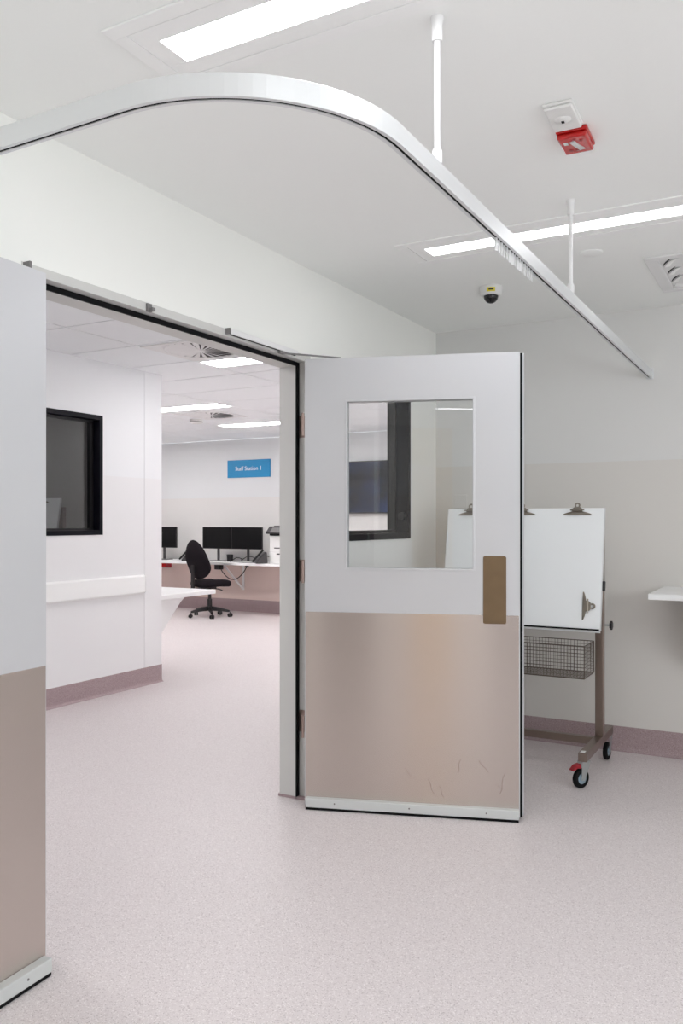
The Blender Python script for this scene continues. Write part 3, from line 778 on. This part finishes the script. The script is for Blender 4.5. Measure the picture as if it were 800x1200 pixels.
def phone(x, y, rz, label):
    t = thing('desk_phone', label, 'desk phone', (x, y, DZT), rz, group='desk phones')
    # front edge low at -y, rising to the back; stands steeply
    body = MB().prism([(-.10, .0005), (-.10, .018), (.02, .150), (.045, .150), (.06, .0005)], -.10, .10, 'yz'); body.build('body', M['darkgrey'], t, bevel=.004)
    rot = Matrix.Rotation(math.atan2(.132, .12), 3, 'X')
    def on(mb_, *a): return mb_
    hs = MB(); hs.box(-.10, -.055, -.11, .11, .004, .030); bmesh.ops.rotate(hs.bm, verts=hs.bm.verts, cent=(0, 0, 0), matrix=rot)
    bmesh.ops.translate(hs.bm, verts=hs.bm.verts, vec=(0, -.045, .086)); hs.build('handset', M['blackplastic'], t, bevel=.008, seg=3)
    ds = MB(); ds.box(-.04, .09, .02, .085, .002, .007); bmesh.ops.rotate(ds.bm, verts=ds.bm.verts, cent=(0, 0, 0), matrix=rot)
    bmesh.ops.translate(ds.bm, verts=ds.bm.verts, vec=(0, -.045, .086)); ds.build('display', M['midgrey'], t, bevel=.001)
    ky = MB()
    for i in range(4):
        for j in range(4): ky.box(-.035+i*.03, -.015+i*.03, -.07+j*.02, -.057+j*.02, .002, .006)
    bmesh.ops.rotate(ky.bm, verts=ky.bm.verts, cent=(0, 0, 0), matrix=rot); bmesh.ops.translate(ky.bm, verts=ky.bm.verts, vec=(0, -.045, .086))
    ky.build('keypad', M['midgrey'], t)
    mb = MB(); mb.tube([(-.09+.0*k, -.06-.03*math.sin(k/12*math.pi), .006) if False else (-.10-.03*math.sin(k/12*math.pi), -.09+.13*k/12, .008) for k in range(13)], .004, 6)
    mb.build('cord', M['blackplastic'], t, smooth=True)
    return t
phone(-5.66, 9.36, R(-50), 'dark desk phone between the left monitor and the chair')
phone(-4.315, 9.25, R(-50), 'dark desk phone in front of the white printer')
# printer, a white stack with a dark tilted control panel
t = thing('printer', 'white office printer with dark control panel at the desk right end', 'printer', (-4.0, 9.48, DZT))
bx(-.22, .22, -.22, .22, .0005, .145).build('paper_tray', M['whiteplastic'], t, bevel=.006)
bx(-.215, .215, -.215, .215, .1455, .37).build('body', M['whiteplastic'], t, bevel=.01)
bx(-.10, .14, -.2216, -.2202, .120, .135).build('tray_grip', M['black'], t)
bx(-.14, .16, -.219, -.2152, .20, .212).build('output_slot', M['black'], t)
bx(-.215, .215, -.215, .215, .3705, .395).build('scanner_glass', M['blackplastic'], t, bevel=.002)
rot = Matrix.Rotation(R(-35), 3, 'X')
bx(-.235, .10, -.29, -.16, .43, .455, rot=Matrix.Rotation(R(40), 3, 'X')).build('control_panel', M['darkgrey'], t, bevel=.004)['label'] = 'dark tilted control panel'
bx(-.17, .04, -.29, -.19, .452, .458, rot=Matrix.Rotation(R(40), 3, 'X'), piv=(-.07, -.225, .4425)).build('panel_screen', M['midgrey'], t)
bx(-.12, .215, -.12, .21, .3955, .475).build('document_feeder', M['midgrey'], t, bevel=.008)
bx(-.19, .215, -.15, .21, .4755, .50).build('feeder_lid', M['blackplastic'], t, bevel=.004)
# paper and keyboard on the desk
for x, y, r_, l in ((-5.03, 9.27, R(8), 'white sheet of paper on the desk in front of the monitors'), (-4.82, 9.22, R(-6), 'white sheet of paper nearer the desk front edge')):
    o = bx(-.105, .105, -.148/1.2, .148/1.2, 0, .002).build('paper_sheet', M['paper']); o.location = (x, y, DZT+.0004); o.rotation_euler = (0, 0, r_)
    tag(o, l, 'paper')
t = thing('keyboard', 'pale green edged keyboard under the right monitor of the pair', 'keyboard', (-4.64, 9.28, DZT))
bx(-.2, .2, -.06, .06, .0004, .012).build('base', M['midgrey'], t, bevel=.003)
mb = MB()
for i in range(14):
    for j in range(4): mb.box(-.19+i*.0272, -.168+i*.0272, -.05+j*.026, -.03+j*.026, .0121, .016)
mb.build('keys', M['whiteplastic'], t)
# cables and clutter behind the monitors
mb = MB()
for (x0, x1, z) in ((-4.95, -4.66, .055), (-5.10, -4.92, .035), (-4.62, -4.42, .07)):
    mb.tube([(x0+(x1-x0)*k/10, 9.64+.015*math.sin(k), DZT+.012+z*math.sin(k/10*math.pi)) for k in range(11)], .006, 6)
tag(mb.build('monitor_cable', M['blackplastic'], smooth=True), 'black cables looping on the desk below the pair of monitors', 'cable', kind='stuff')
o = MB().lathe([(0, 0), (.04, 0), (.046, .10), (.042, .10), (.037, .004), (0, .004)]); o = o.build('pen_cup', M['blackplastic'], smooth=True); o.location = (-4.965, 9.40, DZT+.0005)
tag(o, 'black cup standing under the gap between the paired monitors', 'cup')

# sign
t = thing('wall_sign', 'blue rectangular sign reading Staff Station 1 on the far wall', 'sign', (-4.893, YF, 2.03))
bx(-.369, .369, -.012, -.0005, -.125, .125).build('panel', M['sign'], t, bevel=.001)
cu = bpy.data.curves.new('lettering', 'FONT'); cu.body = 'Staff Station 1'; cu.size = .082; cu.align_x = 'CENTER'; cu.align_y = 'CENTER'; cu.extrude = .0008
tmp = bpy.data.objects.new('tmp', cu); col.objects.link(tmp)
dg = bpy.context.evaluated_depsgraph_get(); me = bpy.data.meshes.new_from_object(tmp.evaluated_get(dg))
bpy.data.objects.remove(tmp); me.materials.clear(); me.materials.append(M['signtext'])
lt = bpy.data.objects.new('lettering', me); col.objects.link(lt); lt.parent = t; lt.location = (.0, -.0132, 0); lt.rotation_euler = (R(90), 0, 0)
# wall display
t = thing('wall_display', 'large dark wall screen with blue glow seen through the door glass', 'screen', (-3.15, YF, 1.385))
bx(-.62, .62, -.06, -.0005, 0, .685).build('casing', M['blackplastic'], t, bevel=.004)
bx(-.605, .605, -.0625, -.0603, .015, .67).build('screen', M['display'], t)

# office chair
def office_chair(loc, rz):
    t = thing('office_chair', 'black fabric office chair in front of the far desk', 'office chair', loc, rz)
    # faces +X locally; back at -X
    def pad(pr_, th, axis):
        pass
    # seat: rounded squircle
    mb = MB(); rings = []
    for z, s in ((.403, .85), (.410, .96), (.435, 1.0), (.470, .99), (.492, .88), (.498, .55)):
        rings.append([Vector((.245*s*math.copysign(abs(math.cos(a))**.6, math.cos(a))+.02, .235*s*math.copysign(abs(math.sin(a))**.6, math.sin(a)), z-(.012 if math.cos(a) > .7 else 0)+.008*(abs(math.sin(a))))) for a in [2*math.pi*k/28 for k in range(28)]])
    mb.loft(rings).build('seat', M['fabric'], t, smooth=True, sub=1)
    # backrest: tall egg shape, curved
    mb = MB(); rings = []
    for d, s in ((-.030, .55), (-.030, .86), (-.012, 1.0), (.012, 1.0), (.032, .88), (.036, .5)):
        rg = []
        for k in range(28):
            a = 2*math.pi*k/28; yy = .232*s*math.cos(a)*(1-.20*math.sin(a)); zz = .265*s*math.sin(a)
            curve = -.05*(zz/.26)*1.0 + .03*math.exp(-((zz+.12)/.09)**2) + .25*yy*yy
            rg.append(Vector((-.235+d+curve, yy, .775+zz)))
        rings.append(rg)
    mb.loft(rings).build('backrest', M['fabric'], t, smooth=True, sub=1)
    bx(-.30, -.275, -.03, .03, .40, .70).build('back_support', M['blackplastic'], t, bevel=.006)
    bx(-.295, .08, -.05, .05, .375, .402).build('seat_plate', M['blackplastic'], t, bevel=.006)
    MB().cyl((.0, 0, .09), (0, 0, .24), .032).cyl((0, 0, .24), (0, 0, .375), .022).build('gas_lift', M['blackplastic'], t, smooth=True)
    for s in (-1, 1):
        MB().tube([(0, s*.05, .385), (.02, s*.16, .38), (.03, s*.22, .365)], .007, 8).build('lever', M['blackplastic'], t, smooth=True)
    mb = MB(); MBc = []
    for k in range(5):
        a = 2*math.pi*k/5+.35; c, s2 = math.cos(a), math.sin(a); q = Vector((-s2, c, 0))
        rg = []
        for r_, z, w_, h_ in ((.02, .115, .026, .03), (.15, .10, .021, .022), (.27, .078, .015, .014)):
            p = Vector((r_*c, r_*s2, z)); rg.append([p-q*w_-Vector((0, 0, h_)), p+q*w_-Vector((0, 0, h_)), p+q*w_*.7+Vector((0, 0, h_)), p-q*w_*.7+Vector((0, 0, h_))])
        MB().loft(rg).build('base_arm', M['blackplastic'], t, bevel=.004)
        cb = MB(); p = Vector((.275*c, .275*s2, 0)); dr = Vector((math.cos(a+1), math.sin(a+1), 0))
        for s in (-1, 1): cb.cyl(p+dr*s*.008+Vector((0, 0, .0265)), p+dr*s*.024+Vector((0, 0, .0265)), .026, seg=18)
        cb.cyl(p+Vector((0, 0, .03)), p+Vector((0, 0, .066)), .008, seg=8)
        cb.build('caster', M['blackplastic'], t, smooth=True)
    return t
office_chair((-4.98, 8.97, 0), R(78))
